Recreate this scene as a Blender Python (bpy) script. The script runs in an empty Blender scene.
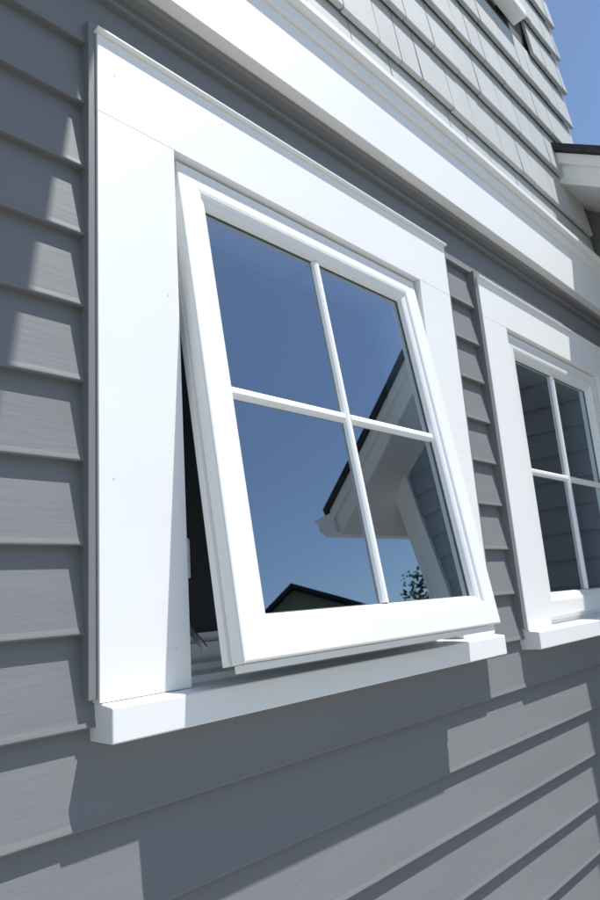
import bpy, bmesh, math, random
from mathutils import Matrix, Vector
random.seed(7)
scene=bpy.context.scene
scene.view_settings.view_transform='Standard'
scene.view_settings.look='None'
scene.view_settings.exposure=0
S=0.78
SUN=Vector((0.80,-1.0,2.62)).normalized()

# ------------------------------------------------------------ materials
def mat(name,col,rough=0.5,spec=0.5,var=0.0,vscale=(3,3,3),bump=0.0,bscale=(20,20,20),bdist=0.001,wave=0.0):
    m=bpy.data.materials.new(name); m.use_nodes=True
    nt=m.node_tree; b=nt.nodes['Principled BSDF']
    b.inputs['Roughness'].default_value=rough
    b.inputs['Specular IOR Level'].default_value=spec
    b.inputs['Base Color'].default_value=(*col,1)
    geo=nt.nodes.new('ShaderNodeNewGeometry')
    if var>0:
        mp=nt.nodes.new('ShaderNodeVectorMath'); mp.operation='MULTIPLY'; mp.inputs[1].default_value=vscale
        nt.links.new(geo.outputs['Position'],mp.inputs[0])
        n=nt.nodes.new('ShaderNodeTexNoise'); n.inputs['Detail'].default_value=6; n.inputs['Scale'].default_value=1
        nt.links.new(mp.outputs[0],n.inputs['Vector'])
        r=nt.nodes.new('ShaderNodeMapRange'); r.inputs[1].default_value=0.25; r.inputs[2].default_value=0.75
        r.inputs[3].default_value=1-var; r.inputs[4].default_value=1+var
        nt.links.new(n.outputs[0],r.inputs[0])
        mul=nt.nodes.new('ShaderNodeVectorMath'); mul.operation='SCALE'; mul.inputs[0].default_value=col
        nt.links.new(r.outputs[0],mul.inputs['Scale'])
        nt.links.new(mul.outputs[0],b.inputs['Base Color'])
    if bump>0:
        mp=nt.nodes.new('ShaderNodeVectorMath'); mp.operation='MULTIPLY'; mp.inputs[1].default_value=bscale
        nt.links.new(geo.outputs['Position'],mp.inputs[0])
        n=nt.nodes.new('ShaderNodeTexNoise'); n.inputs['Detail'].default_value=4; n.inputs['Scale'].default_value=1
        nt.links.new(mp.outputs[0],n.inputs['Vector'])
        bp=nt.nodes.new('ShaderNodeBump'); bp.inputs['Strength'].default_value=bump; bp.inputs['Distance'].default_value=bdist
        nt.links.new(n.outputs[0],bp.inputs['Height'])
        last=bp
        if wave>0:
            mp2=nt.nodes.new('ShaderNodeVectorMath'); mp2.operation='MULTIPLY'; mp2.inputs[1].default_value=(3,3,9)
            nt.links.new(geo.outputs['Position'],mp2.inputs[0])
            n2=nt.nodes.new('ShaderNodeTexNoise'); n2.inputs['Detail'].default_value=1; n2.inputs['Scale'].default_value=1
            nt.links.new(mp2.outputs[0],n2.inputs['Vector'])
            b2=nt.nodes.new('ShaderNodeBump'); b2.inputs['Strength'].default_value=1; b2.inputs['Distance'].default_value=wave
            nt.links.new(n2.outputs[0],b2.inputs['Height']); nt.links.new(bp.outputs[0],b2.inputs['Normal'])
            last=b2
        nt.links.new(last.outputs[0],b.inputs['Normal'])
    return m
M_side=mat('vinyl_siding_gray',(0.215,0.215,0.220),0.6,0.3,0.05,(1.2,1.2,6),0.6,(14,14,170),0.0007,0.004)
M_shake=mat('shake_gray',(0.52,0.52,0.505),0.6,0.3,0.07,(4,4,2),0.5,(160,160,12),0.0012)
M_white=mat('white_trim',(0.92,0.91,0.89),0.5,0.8,0.02,(3,3,9),0.15,(30,30,30),0.0004)
M_vinyl=mat('white_vinyl',(0.91,0.90,0.88),0.35,0.7,0.015,(5,5,5),0.1,(15,15,15),0.0004)
M_jchan=mat('jchannel_gray',(0.22,0.22,0.225),0.5,0.3)
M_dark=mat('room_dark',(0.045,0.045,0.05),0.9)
M_gasket=mat('gasket',(0.10,0.10,0.10),0.7)
M_metal=mat('hinge_metal',(0.35,0.35,0.36),0.35); M_metal.node_tree.nodes['Principled BSDF'].inputs['Metallic'].default_value=0.9
M_roof=mat('asphalt_shingle',(0.05,0.05,0.055),0.9,0.2,0.3,(25,25,25),0.8,(60,60,60),0.004)
M_bounce=mat('bounce_concrete',(0.36,0.345,0.32),0.85,0.2,0.08,(2,2,2),0.5,(40,40,40),0.003)
M_grass=mat('lawn',(0.07,0.11,0.03),0.9,0.1,0.35,(6,6,6),1.0,(30,30,30),0.03)
M_bark=mat('bark',(0.12,0.09,0.06),0.9,0.1,0.2,(10,10,10))
M_leaf=mat('leaf',(0.07,0.12,0.035),0.7,0.2,0.5,(2,2,2))
M_tan=mat('tan_siding',(0.32,0.30,0.27),0.7)
M_nail=mat('nail_head',(0.72,0.72,0.70),0.6)

def glass(name,boost,base):
    m=bpy.data.materials.new(name); m.use_nodes=True; nt=m.node_tree; nt.nodes.clear()
    o=nt.nodes.new('ShaderNodeOutputMaterial'); mx=nt.nodes.new('ShaderNodeMixShader')
    t=nt.nodes.new('ShaderNodeBsdfTransparent'); t.inputs[0].default_value=(0.80,0.83,0.82,1)
    g=nt.nodes.new('ShaderNodeBsdfGlossy'); g.inputs['Roughness'].default_value=0.0; g.inputs[0].default_value=(0.82,0.91,1,1)
    f=nt.nodes.new('ShaderNodeFresnel'); f.inputs[0].default_value=1.5
    r=nt.nodes.new('ShaderNodeMath'); r.operation='MULTIPLY_ADD'; r.inputs[1].default_value=boost; r.inputs[2].default_value=base; r.use_clamp=True
    nt.links.new(f.outputs[0],r.inputs[0]); nt.links.new(r.outputs[0],mx.inputs[0])
    geo=nt.nodes.new('ShaderNodeNewGeometry'); n=nt.nodes.new('ShaderNodeTexNoise'); n.inputs['Scale'].default_value=3.0; n.inputs['Detail'].default_value=0
    nt.links.new(geo.outputs['Position'],n.inputs['Vector'])
    bp=nt.nodes.new('ShaderNodeBump'); bp.inputs['Strength'].default_value=1; bp.inputs['Distance'].default_value=0.0006
    nt.links.new(n.outputs[0],bp.inputs['Height']); nt.links.new(bp.outputs[0],g.inputs['Normal'])
    nt.links.new(t.outputs[0],mx.inputs[1]); nt.links.new(g.outputs[0],mx.inputs[2]); nt.links.new(mx.outputs[0],o.inputs[0])
    return m
M_glass=glass('window_glass',1.7,0.27)
def screen():
    m=bpy.data.materials.new('insect_screen'); m.use_nodes=True; nt=m.node_tree; nt.nodes.clear()
    o=nt.nodes.new('ShaderNodeOutputMaterial'); mx=nt.nodes.new('ShaderNodeMixShader')
    t=nt.nodes.new('ShaderNodeBsdfTransparent'); d=nt.nodes.new('ShaderNodeBsdfDiffuse'); d.inputs[0].default_value=(0.14,0.14,0.14,1)
    mx.inputs[0].default_value=0.55
    nt.links.new(t.outputs[0],mx.inputs[1]); nt.links.new(d.outputs[0],mx.inputs[2]); nt.links.new(mx.outputs[0],o.inputs[0])
    return m
M_screen=screen()

# ------------------------------------------------------------ helpers
def link(o,parent=None):
    scene.collection.objects.link(o)
    if parent: o.parent=parent
    return o
def empty(name,loc=(0,0,0),parent=None):
    e=bpy.data.objects.new(name,None); e.location=loc; e.empty_display_size=0.1
    return link(e,parent)
def meshobj(name,verts,faces,m,parent=None,bevel=0,loc=(0,0,0),fixn=True):
    me=bpy.data.meshes.new(name); me.from_pydata([tuple(v) for v in verts],[],faces); me.update()
    if fixn:
        bm=bmesh.new(); bm.from_mesh(me); bmesh.ops.recalc_face_normals(bm,faces=bm.faces); bm.to_mesh(me); bm.free()
    me.materials.append(m)
    o=bpy.data.objects.new(name,me); o.location=loc; link(o,parent)
    if bevel:
        b=o.modifiers.new('bevel','BEVEL'); b.width=bevel; b.segments=2; b.limit_method='ANGLE'
    return o
BF=[(0,1,3,2),(4,6,7,5),(0,4,5,1),(2,3,7,6),(0,2,6,4),(1,5,7,3)]
def bverts(x0,x1,y0,y1,z0,z1):
    return [(x,y,z) for x in (x0,x1) for y in (y0,y1) for z in (z0,z1)]
def box(name,x0,x1,y0,y1,z0,z1,m,parent=None,bevel=0.0012):
    return meshobj(name,bverts(x0,x1,y0,y1,z0,z1),BF,m,parent,bevel)
def boxes(name,lst,m,parent=None,bevel=0):
    V=[];F=[]
    for b in lst:
        n=len(V); V+=bverts(*b); F+=[tuple(i+n for i in f) for f in BF]
    return meshobj(name,V,F,m,parent,bevel)
def extrude_yz(name,prof,x0,x1,m,parent=None,bevel=0,caps=True):
    n=len(prof); V=[(x0,y,z) for y,z in prof]+[(x1,y,z) for y,z in prof]
    F=[(i,(i+1)%n,(i+1)%n+n,i+n) for i in range(n)]
    if caps: F+=[tuple(range(n)),tuple(range(2*n-1,n-1,-1))]
    return meshobj(name,V,F,m,parent,bevel)

PITCH=0.112; Z0=0.2025
LAP=[(0.0005,PITCH+0.012),(0.0005,PITCH-0.002),(0.0140,0.010),(0.0155,0.0045),(0.0159,0.0022),(0.0151,0.0004),(0.0125,0.0),(0.0,0.0015)]
def laps(name,segs,fn,m,parent):
    """segs: list of (u0,u1,zbutt); fn(u,off,z)->xyz"""
    V=[];F=[]
    for u0,u1,zb in segs:
        n=len(V); k=len(LAP)
        for u in (u0,u1):
            for off,h in LAP: V.append(fn(u,off,zb+h))
        F+=[(n+i,n+i+1,n+k+i+1,n+k+i) for i in range(k-1)]
        F+=[tuple(n+i for i in range(k)),tuple(n+k+i for i in reversed(range(k)))]
    return meshobj(name,V,F,m,parent)

# ------------------------------------------------------------ windows
def ring(name,x0,x1,z0,z1,prof,m,parent,bevel=0):
    V=[];F=[]
    for w,t in prof:
        V+=[(x0+w,t,z0+w),(x1-w,t,z0+w),(x1-w,t,z1-w),(x0+w,t,z1-w)]
    k=len(prof)
    for i in range(k):
        j=(i+1)%k
        for c in range(4):
            d=(c+1)%4
            F.append((i*4+c,i*4+d,j*4+d,j*4+c))
    return meshobj(name,V,F,m,parent,bevel)

def window(name,dx,dy,dz,tilt,zt=0.8915):
    W=empty(name,(dx,dy,dz))
    x0,x1=0.440,1.451; c=0.140
    zi=0.7504; zs=-0.105
    box('casing_left',x0,x0+c,0,0.031,zs+0.0006,zi-0.0002,M_white,W,0.0005)
    box('casing_right',x1-c,x1,0,0.031,zs+0.0006,zi-0.0002,M_white,W,0.0005)
    box('casing_head',x0-0.0002,x1+0.0002,-0.0002,0.031,zi+0.0002,zt,M_white,W,0.0005)
    box('drip_cap',x0-0.004,x1+0.004,-0.009,0.030,zt+0.0005,zt+0.006,M_vinyl,W,0.0015)
    extrude_yz('sill',[(-0.026,-0.1505),(0.0315,-0.1505),(0.0315,-0.1035),(0.0,-0.1055),(-0.026,-0.1085)],x0+0.002,x1-0.004,M_white,W,0.002)
    boxes('j_channel',[(x0-0.013,x0-0.0015,0.004,0.030,-0.10,zt+0.02),(x1+0.0015,x1+0.013,0.004,0.030,-0.10,zt+0.02),
                       (x0-0.001,x1+0.001,0.005,0.030,zt+0.0065,zt+0.019)],M_jchan,W,0.0008)
    box('frame_jamb_left',0.556,0.5885,0.0318,0.150,-0.118,0.765,M_vinyl,W)
    box('frame_jamb_right',1.3045,1.335,0.0318,0.150,-0.118,0.765,M_vinyl,W)
    box('frame_head',0.5887,1.3043,0.0318,0.150,0.7480,0.765,M_vinyl,W)
    extrude_yz('frame_sill',[(0.0318,-0.118),(0.150,-0.118),(0.150,-0.052),(0.088,-0.052),(0.085,-0.078),(0.060,-0.080),(0.058,-0.090),(0.0318,-0.094)],0.5887,1.3043,M_vinyl,W,0.001)
    boxes('frame_stop',[(0.5888,0.606,0.088,0.149,-0.0515,0.736),(1.287,1.3042,0.088,0.149,-0.0515,0.736),(0.6065,1.2865,0.088,0.149,0.722,0.7475)],M_vinyl,W,0.001)
    boxes('weatherstrip',[(0.5889,0.593,0.070,0.0878,-0.077,0.735),(1.300,1.3041,0.070,0.0878,-0.077,0.735)],M_gasket,W)
    ring('screen_frame',0.6065,1.2865,-0.0515,0.7215,[(0,0.105),(0.014,0.105),(0.014,0.115),(0,0.115)],M_vinyl,W)
    meshobj('insect_screen',[(0.62,0.110,-0.04),(1.273,0.110,-0.04),(1.273,0.110,0.71),(0.62,0.110,0.71)],[(0,1,2,3)],M_screen,W)
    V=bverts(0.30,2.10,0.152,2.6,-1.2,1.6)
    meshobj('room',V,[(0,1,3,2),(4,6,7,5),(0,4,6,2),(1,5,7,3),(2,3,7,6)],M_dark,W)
    boxes('interior_casing',[(0.48,0.556,0.1525,0.17,-0.15,0.84),(1.335,1.42,0.1525,0.17,-0.15,0.84),(0.557,1.334,0.1525,0.17,0.766,0.84),(0.557,1.334,0.1525,0.20,-0.15,-0.119)],M_vinyl,W,0.001)
    boxes('lock_handle',[(0.5888,0.600,0.036,0.060,0.02,0.07),(0.592,0.604,0.024,0.036,0.045,0.105)],M_vinyl,W,0.003)
    L=0.828; sx0,sx1=0.5935,1.3020
    sash=empty('sash',(0,0.014,0.7465),W); sash.rotation_euler=(math.radians(-tilt),0,0)
    prof=[(0.0,0.046),(0.0,0.033),(0.005,0.032),(0.005,0.026),(0.0,0.025),(0.0,0.0035),(0.0012,0.001),(0.0035,0.0),
          (0.040,0.0),(0.046,0.0015),(0.050,0.006),(0.055,0.0075),(0.060,0.011),(0.064,0.023),(0.064,0.046)]
    ring('sash_frame',sx0,sx1,-L,0,prof,M_vinyl,sash)
    ring('glazing_gasket',sx0,sx1,-L,0,[(0.0625,0.0205),(0.0650,0.0225),(0.0650,0.0236),(0.0625,0.0236)],M_gasket,sash)
    box('sash_drip_rail',sx0+0.01,sx1-0.01,0.012,0.034,-L-0.011,-L-0.0005,M_vinyl,sash)
    boxes('sash_weatherstrip',[(sx0+0.02,sx1-0.02,0.0345,0.040,-L-0.006,-L-0.0005)],M_gasket,sash)
    gx0,gx1,gz0,gz1=sx0+0.0645,sx1-0.0645,-L+0.0645,-0.0645
    cx=(gx0+gx1)/2; cz=(gz0+gz1)/2
    for t,nm in ((0.024,'glass_outer'),(0.040,'glass_inner')):
        meshobj(nm,[(gx0,t,gz0),(gx1,t,gz0),(gx1,t,gz1),(gx0,t,gz1)],[(0,1,2,3)],M_glass,sash)
    h=0.0105
    for nm,ta,tb,s in (('grille_outer',0.0235,0.014,-1),('grille_inner',0.0405,0.049,1)):
        V=[];F=[]
        def bar(a0,a1,vert):
            n=len(V)
            pr=[(-h,ta),(-h*0.75,(ta+tb*2)/3),(-h*0.35,tb),(h*0.35,tb),(h*0.75,(ta+tb*2)/3),(h,ta)]
            for a in (a0,a1):
                for o_,t in pr:
                    V.append((cx+o_,t,a) if vert else (a,t,cz+o_))
            for i in range(5): F.append((n+i,n+i+1,n+6+i+1,n+6+i))
            F.append(tuple(n+i for i in range(6))); F.append(tuple(n+6+i for i in range(6)))
        bar(gz0,gz1,True)
        bar(gx0,cx-h*0.9,False); bar(cx+h*0.9,gx1,False)
        meshobj(nm,V,F,M_vinyl,sash)
    V=[];F=[]
    pts=[(x0+0.03,0.83),(x0+0.25,0.86),(x0+0.56,0.78),(x1-0.2,0.83),(x0+0.12,0.48),
         (x0+0.022,0.18),(x0+0.115,-0.05),(x1-0.02,0.4)]
    for px,pz in pts:
        n=len(V); yy=-0.0006
        for k in range(8):
            V.append((px+0.0015*math.cos(k*math.pi/4),yy,pz+0.0015*math.sin(k*math.pi/4)))
        F.append(tuple(range(n,n+8)))
    meshobj('nail_heads',V,F,M_nail,W)
    if tilt>1:
        def arm(nm,p,q,w,x):
            p=Vector(p);q=Vector(q);d=(q-p).normalized();nrm=Vector((-d.y,d.x))*w
            V=[(x+a,b.x,b.y) for a in (0,0.003) for b in (p+nrm,p-nrm,q-nrm,q+nrm)]
            meshobj(nm,V,[(0,1,2,3),(7,6,5,4),(0,4,5,1),(1,5,6,2),(2,6,7,3),(3,7,4,0)],M_metal,W)
        arm('stay_arm_left',(0.075,0.02),(-0.020,-0.055),0.005,0.5893)
        arm('stay_arm_right',(0.075,0.02),(-0.020,-0.055),0.005,1.3005)
    return W
W1=window('awning_window',0,0,0,7.75)
W2=window('awning_window',1.183,0,-0.008,0,0.866)
W3=window('awning_window',0.85,-0.016,2.35,0)

# ------------------------------------------------------------ house
H=empty('gray_siding_house')
XL,XR=-4.0,2.77
ops=[(0.557,1.334,-0.119,0.766),(1.740,2.517,-0.127,0.758),(1.407,2.184,2.231,3.116)]
xs=sorted({XL,XR}|{o[0] for o in ops}|{o[1] for o in ops}); zs=sorted({-1.5,4.6}|{o[2] for o in ops}|{o[3] for o in ops})
cells=[]
for i in range(len(xs)-1):
    for j in range(len(zs)-1):
        cx=(xs[i]+xs[i+1])/2; cz=(zs[j]+zs[j+1])/2
        if any(o[0]<cx<o[1] and o[2]<cz<o[3] for o in ops): continue
        cells.append((xs[i],xs[i+1],0.0325,0.150,zs[j],zs[j+1]))
boxes('wall_core',cells,M_gasket,H)
boxes('wall_sides',[(XR-0.15,XR,0.151,7,-1.5,4.6),(XL,XL+0.15,0.151,7,-1.5,4.6),(XL+0.151,XR-0.151,6.85,7,-1.5,4.6)],M_side,H)
segs=[]
k=-16
while True:
    zb=Z0+k*PITCH
    if zb>1.0: break
    zt=zb+PITCH
    if zt>-0.10 and zb<0.84:
        segs+=[(XL,0.455,zb),(1.437,1.638,zb),(2.620,2.80,zb)]
    else:
        segs.append((XL,2.80,zb))
    k+=1
laps('lap_siding',segs,lambda u,o,z:(u,0.0290-o,z),M_side,H)
box('band_board',XL,2.79,-0.030,0.032,1.020,1.188,M_white,H)
box('band_moulding',XL,2.79,-0.040,0.032,1.1885,1.222,M_white,H,0.003)
box('band_cap',XL,2.79,-0.058,0.032,1.2225,1.240,M_white,H,0.002)
box('band_j_channel',XL,2.79,-0.004,0.031,1.004,1.0195,M_jchan,H)
V=[];F=[]
zr=1.243; r=0
while zr<4.55:
    x=XL-random.random()*0.1
    while x<XR:
        w=random.choice([0.10,0.13,0.15,0.17,0.19]); xe=min(x+w,XR+0.004)
        if not (zr+0.18>2.22 and zr<3.22 and xe>1.30 and x<2.29):
            jz=random.uniform(-0.002,0.002); jy=random.uniform(-0.0015,0.0015)
            n=len(V); a=x+0.002; b=xe-0.002
            if b-a>0.02:
                for xx in (a,b):
                    V+=[(xx,0.020,zr+0.195),(xx,-0.002+jy,zr+jz+0.003),(xx,0.0+jy,zr+jz),(xx,0.012,zr+jz),(xx,0.030,zr+0.195)]
                F+=[(n+i,n+(i+1)%5,n+5+(i+1)%5,n+5+i) for i in range(5)]
                F+=[tuple(n+i for i in range(5)),tuple(n+5+i for i in reversed(range(5)))]
        x=xe
    zr+=0.180; r+=1
meshobj('shake_siding',V,F,M_shake,H)
extrude_yz('main_roof',[(-0.35,4.45),(3.5,6.4),(7.35,4.45),(7.35,4.60),(3.5,6.56),(-0.35,4.60)],XL-0.3,XR+0.2,M_roof,H)
extrude_yz('main_soffit',[(-0.33,4.30),(0.03,4.30),(0.03,4.58),(-0.33,4.44)],XL-0.28,XR+0.18,M_white,H)
# unseen slab added above left, its end angled to shade the left siding
bz=1.95
pl=[(-2.5,0.03),(0.65,0.03),(0.84,-0.66),(-2.5,-0.66)]
V=[(x,y,z) for z in (bz,bz+0.16) for x,y in pl]
meshobj('shade_slab',V,[(0,1,2,3),(7,6,5,4),(0,4,5,1),(1,5,6,2),(2,6,7,3),(3,7,4,0)],M_white,H)

WX=2.80; WY=-1.12; SL=0.67; TOPZ=1.73
def rl(y): return TOPZ+SL*y
extrude_yz('wing_core',[(0.03,-1.5),(WY+0.01,-1.5),(WY+0.01,rl(WY)-0.18),(0.03,rl(0.03)-0.18)],WX+0.030,6.0,M_side,H)
segs=[]
k=-16
while Z0+k*PITCH<1.6:
    zb=Z0+k*PITCH
    yf=max(WY,(zb+0.02-(TOPZ-0.16))/SL)
    if yf<0.0: segs.append((yf,0.03,zb))
    k+=1
laps('wing_lap_siding',segs,lambda u,o,z:(WX+0.0290-o,u,z),M_side,H)
boxes('wing_corner_board',[(WX-0.004,WX+0.03,WY-0.02,WY+0.09,-1.5,rl(WY)-0.10)],M_white,H,0.002)
segs=[(WX+0.09,6.0,Z0+k*PITCH) for k in range(-16,5)]
laps('wing_front_siding',segs,lambda u,o,z:(u,WY+0.0-o+0.008,z),M_side,H)
EY=-1.34
extrude_yz('wing_soffit_and_rake',[(0.026,rl(0.026)-0.16),(EY,rl(EY)-0.16),(EY,rl(EY)-0.021),(0.026,rl(0.026)-0.021)],2.52,6.3,M_white,H,0.003)
extrude_yz('wing_rake_moulding',[(0.024,rl(0.024)-0.075),(EY-0.005,rl(EY)-0.075),(EY-0.005,rl(EY)-0.024),(0.024,rl(0.024)-0.024)],2.498,2.5195,M_white,H,0.004)
extrude_yz('wing_roof',[(0.022,rl(0.022)-0.020),(EY-0.03,rl(EY-0.03)-0.020),(EY-0.03,rl(EY-0.03)+0.012),(0.022,rl(0.022)+0.012)],2.482,6.33,M_roof,H)
extrude_yz('wing_roof_back',[(0.03,rl(0.03)-0.16),(2.4,rl(2.4)-0.16),(4.8,rl(0.0)-0.16),(4.8,rl(0)),(2.4,rl(2.4)),(0.03,rl(0.03))],XR+0.01,6.33,M_roof,H)
extrude_yz('wing_back_body',[(0.04,-1.5),(4.6,-1.5),(4.6,rl(0)-0.1),(2.4,rl(2.4)-0.17),(0.04,rl(0.04)-0.17)],XR+0.03,6.0,M_side,H)
gz=rl(EY)-0.035
extrude_yz('gutter',[(EY-0.001,gz),(EY-0.001,gz-0.11),(EY-0.07,gz-0.11),(EY-0.105,gz-0.07),(EY-0.105,gz-0.02),(EY-0.12,gz-0.01),(EY-0.12,gz)],2.50,6.3,M_white,H,0.002)

# ------------------------------------------------------------ surroundings
meshobj('ground',[(-400,-400,-1.5),(400,-400,-1.5),(400,400,-1.5),(-400,400,-1.5)],[(0,1,2,3)],M_grass)
meshobj('bounce_slab',[(-6,-9,-1.496),(9,-9,-1.496),(9,7.5,-1.496),(-6,7.5,-1.496)],[(0,1,2,3)],M_bounce)  # pale slab added out of view to bounce sunlight up onto the wall

N=empty('neighbour_house',(15.1,-13.6,-1.5)); N.rotation_euler=(0,0,math.radians(46))
def nh():
    hw=4.2; eh=3.05; ph=5.75; dl=9
    V=[(-hw,0,0),(hw,0,0),(hw,0,eh),(0,0,ph-0.15),(-hw,0,eh)]; V+= [(x,-dl,z) for x,y,z in V]
    meshobj('walls',V,[(0,1,2,3,4),(9,8,7,6,5),(0,5,6,1),(1,6,7,2),(4,9,5,0)],M_tan,N)
    o=0.4
    for s,nm in ((1,'roof_slope_a'),(-1,'roof_slope_b')):
        sl=(ph-0.15-eh)/hw
        pr=[(0,ph-0.14),(s*(hw+o),ph-0.14-sl*(hw+o)),(s*(hw+o),ph-sl*(hw+o)),(0,ph)]
        V=[(x,o,z) for x,z in pr]+[(x,-dl-o,z) for x,z in pr]
        meshobj(nm,V,[(0,1,2,3),(7,6,5,4),(0,4,5,1),(1,5,6,2),(2,6,7,3),(3,7,4,0)],M_roof,N)
    boxes('window_trim',[(-1.9,-0.7,0.003,0.04,0.9,2.3),(0.7,1.9,0.003,0.04,0.9,2.3)],M_white,N)
    boxes('window_glass',[(-1.8,-0.8,0.041,0.045,1.0,2.2),(0.8,1.8,0.041,0.045,1.0,2.2)],M_gasket,N)
nh()
def tree(name,x,y,h,rc,seed):
    rnd=random.Random(seed)
    T=empty(name,(x,y,-1.5))
    V=[];F=[]
    def limb(p,q,r0,r1):
        p=Vector(p);q=Vector(q);d=(q-p).normalized();a=d.orthogonal().normalized();b=d.cross(a);n=len(V)
        for c,rr in ((p,r0),(q,r1)):
            for k in range(8):
                V.append(c+a*rr*math.cos(k*math.pi/4)+b*rr*math.sin(k*math.pi/4))
        for k in range(8): F.append((n+k,n+(k+1)%8,n+8+(k+1)%8,n+8+k))
    limb((0,0,0),(0.05,0,h*0.45),0.14,0.10); limb((0.05,0,h*0.45),(0,0.1,h*0.85),0.10,0.03)
    ends=[]
    for k in range(9):
        a=k*2.4; z=h*(0.35+0.05*k); q=(math.cos(a)*rc*0.75,math.sin(a)*rc*0.75,z+h*0.17)
        limb((0.04,0,z),q,0.05,0.015); ends.append(q)
    meshobj('trunk',V,F,M_bark,T)
    V2=[];F2=[]
    cl=[(Vector(e),rc*0.42) for e in ends]+[(Vector((rnd.uniform(-.5,.5)*rc,rnd.uniform(-.5,.5)*rc,h*rnd.uniform(.5,.98))),rc*0.4) for _ in range(12)]
    for c,r_ in cl:
        for _ in range(200):
            d=Vector((rnd.gauss(0,1),rnd.gauss(0,1),rnd.gauss(0,.8))).normalized()*r_*rnd.random()**0.4
            p=c+d; u=Vector((rnd.gauss(0,1),rnd.gauss(0,1),rnd.gauss(0,1))).normalized(); v=u.orthogonal().normalized()
            s=rnd.uniform(0.05,0.10); n=len(V2)
            V2.extend([p-u*s,p+v*s*.5,p+u*s,p-v*s*.5]); F2.append((n,n+1,n+2,n+3))
    meshobj('crown',V2,F2,M_leaf,T,fixn=False)
tree('tree',16.6,-8.7,5.0,1.5,1); tree('tree',6,-20,4.2,1.5,2); tree('tree',-8,-12,5.0,1.8,3)

# ------------------------------------------------------------ light
w=bpy.data.worlds.new('World'); scene.world=w; w.use_nodes=True
nt=w.node_tree; bg=nt.nodes['Background']; sk=nt.nodes.new('ShaderNodeTexSky'); sk.sky_type='NISHITA'; sk.sun_disc=False
sk.sun_elevation=math.asin(SUN.z); sk.sun_rotation=math.atan2(SUN.x,SUN.y)
sk.air_density=1.0; sk.dust_density=0.3; sk.ozone_density=2.5
nt.links.new(sk.outputs[0],bg.inputs[0]); bg.inputs[1].default_value=0.15
ld=bpy.data.lights.new('sun','SUN'); ld.energy=5.0; ld.angle=math.radians(0.5); ld.color=(1,0.985,0.95)
lo=bpy.data.objects.new('sun',ld); link(lo); lo.rotation_euler=SUN.to_track_quat('Z','Y').to_euler(); lo.location=(0,0,10)

# ------------------------------------------------------------ camera
X=Vector((640,104,657)).normalized(); Z=Vector((-212,-2850,657)); Z=(Z-X*Z.dot(X)).normalized(); Y=Z.cross(X)
right=Vector((X.x,Y.x,Z.x)); up=-Vector((X.y,Y.y,Z.y)); back=-Vector((X.z,Y.z,Z.z))
cd=bpy.data.cameras.new('camera'); co=bpy.data.objects.new('camera',cd); link(co)
R=Matrix((right,up,back)).transposed()
co.matrix_world=Matrix.Translation((0,-S,0))@R.to_4x4()
cd.sensor_fit='VERTICAL'; cd.sensor_height=36; cd.lens=657/900*36; cd.clip_end=2000; cd.clip_start=0.01
cd.dof.use_dof=True; cd.dof.focus_distance=1.1; cd.dof.aperture_fstop=11
scene.camera=co
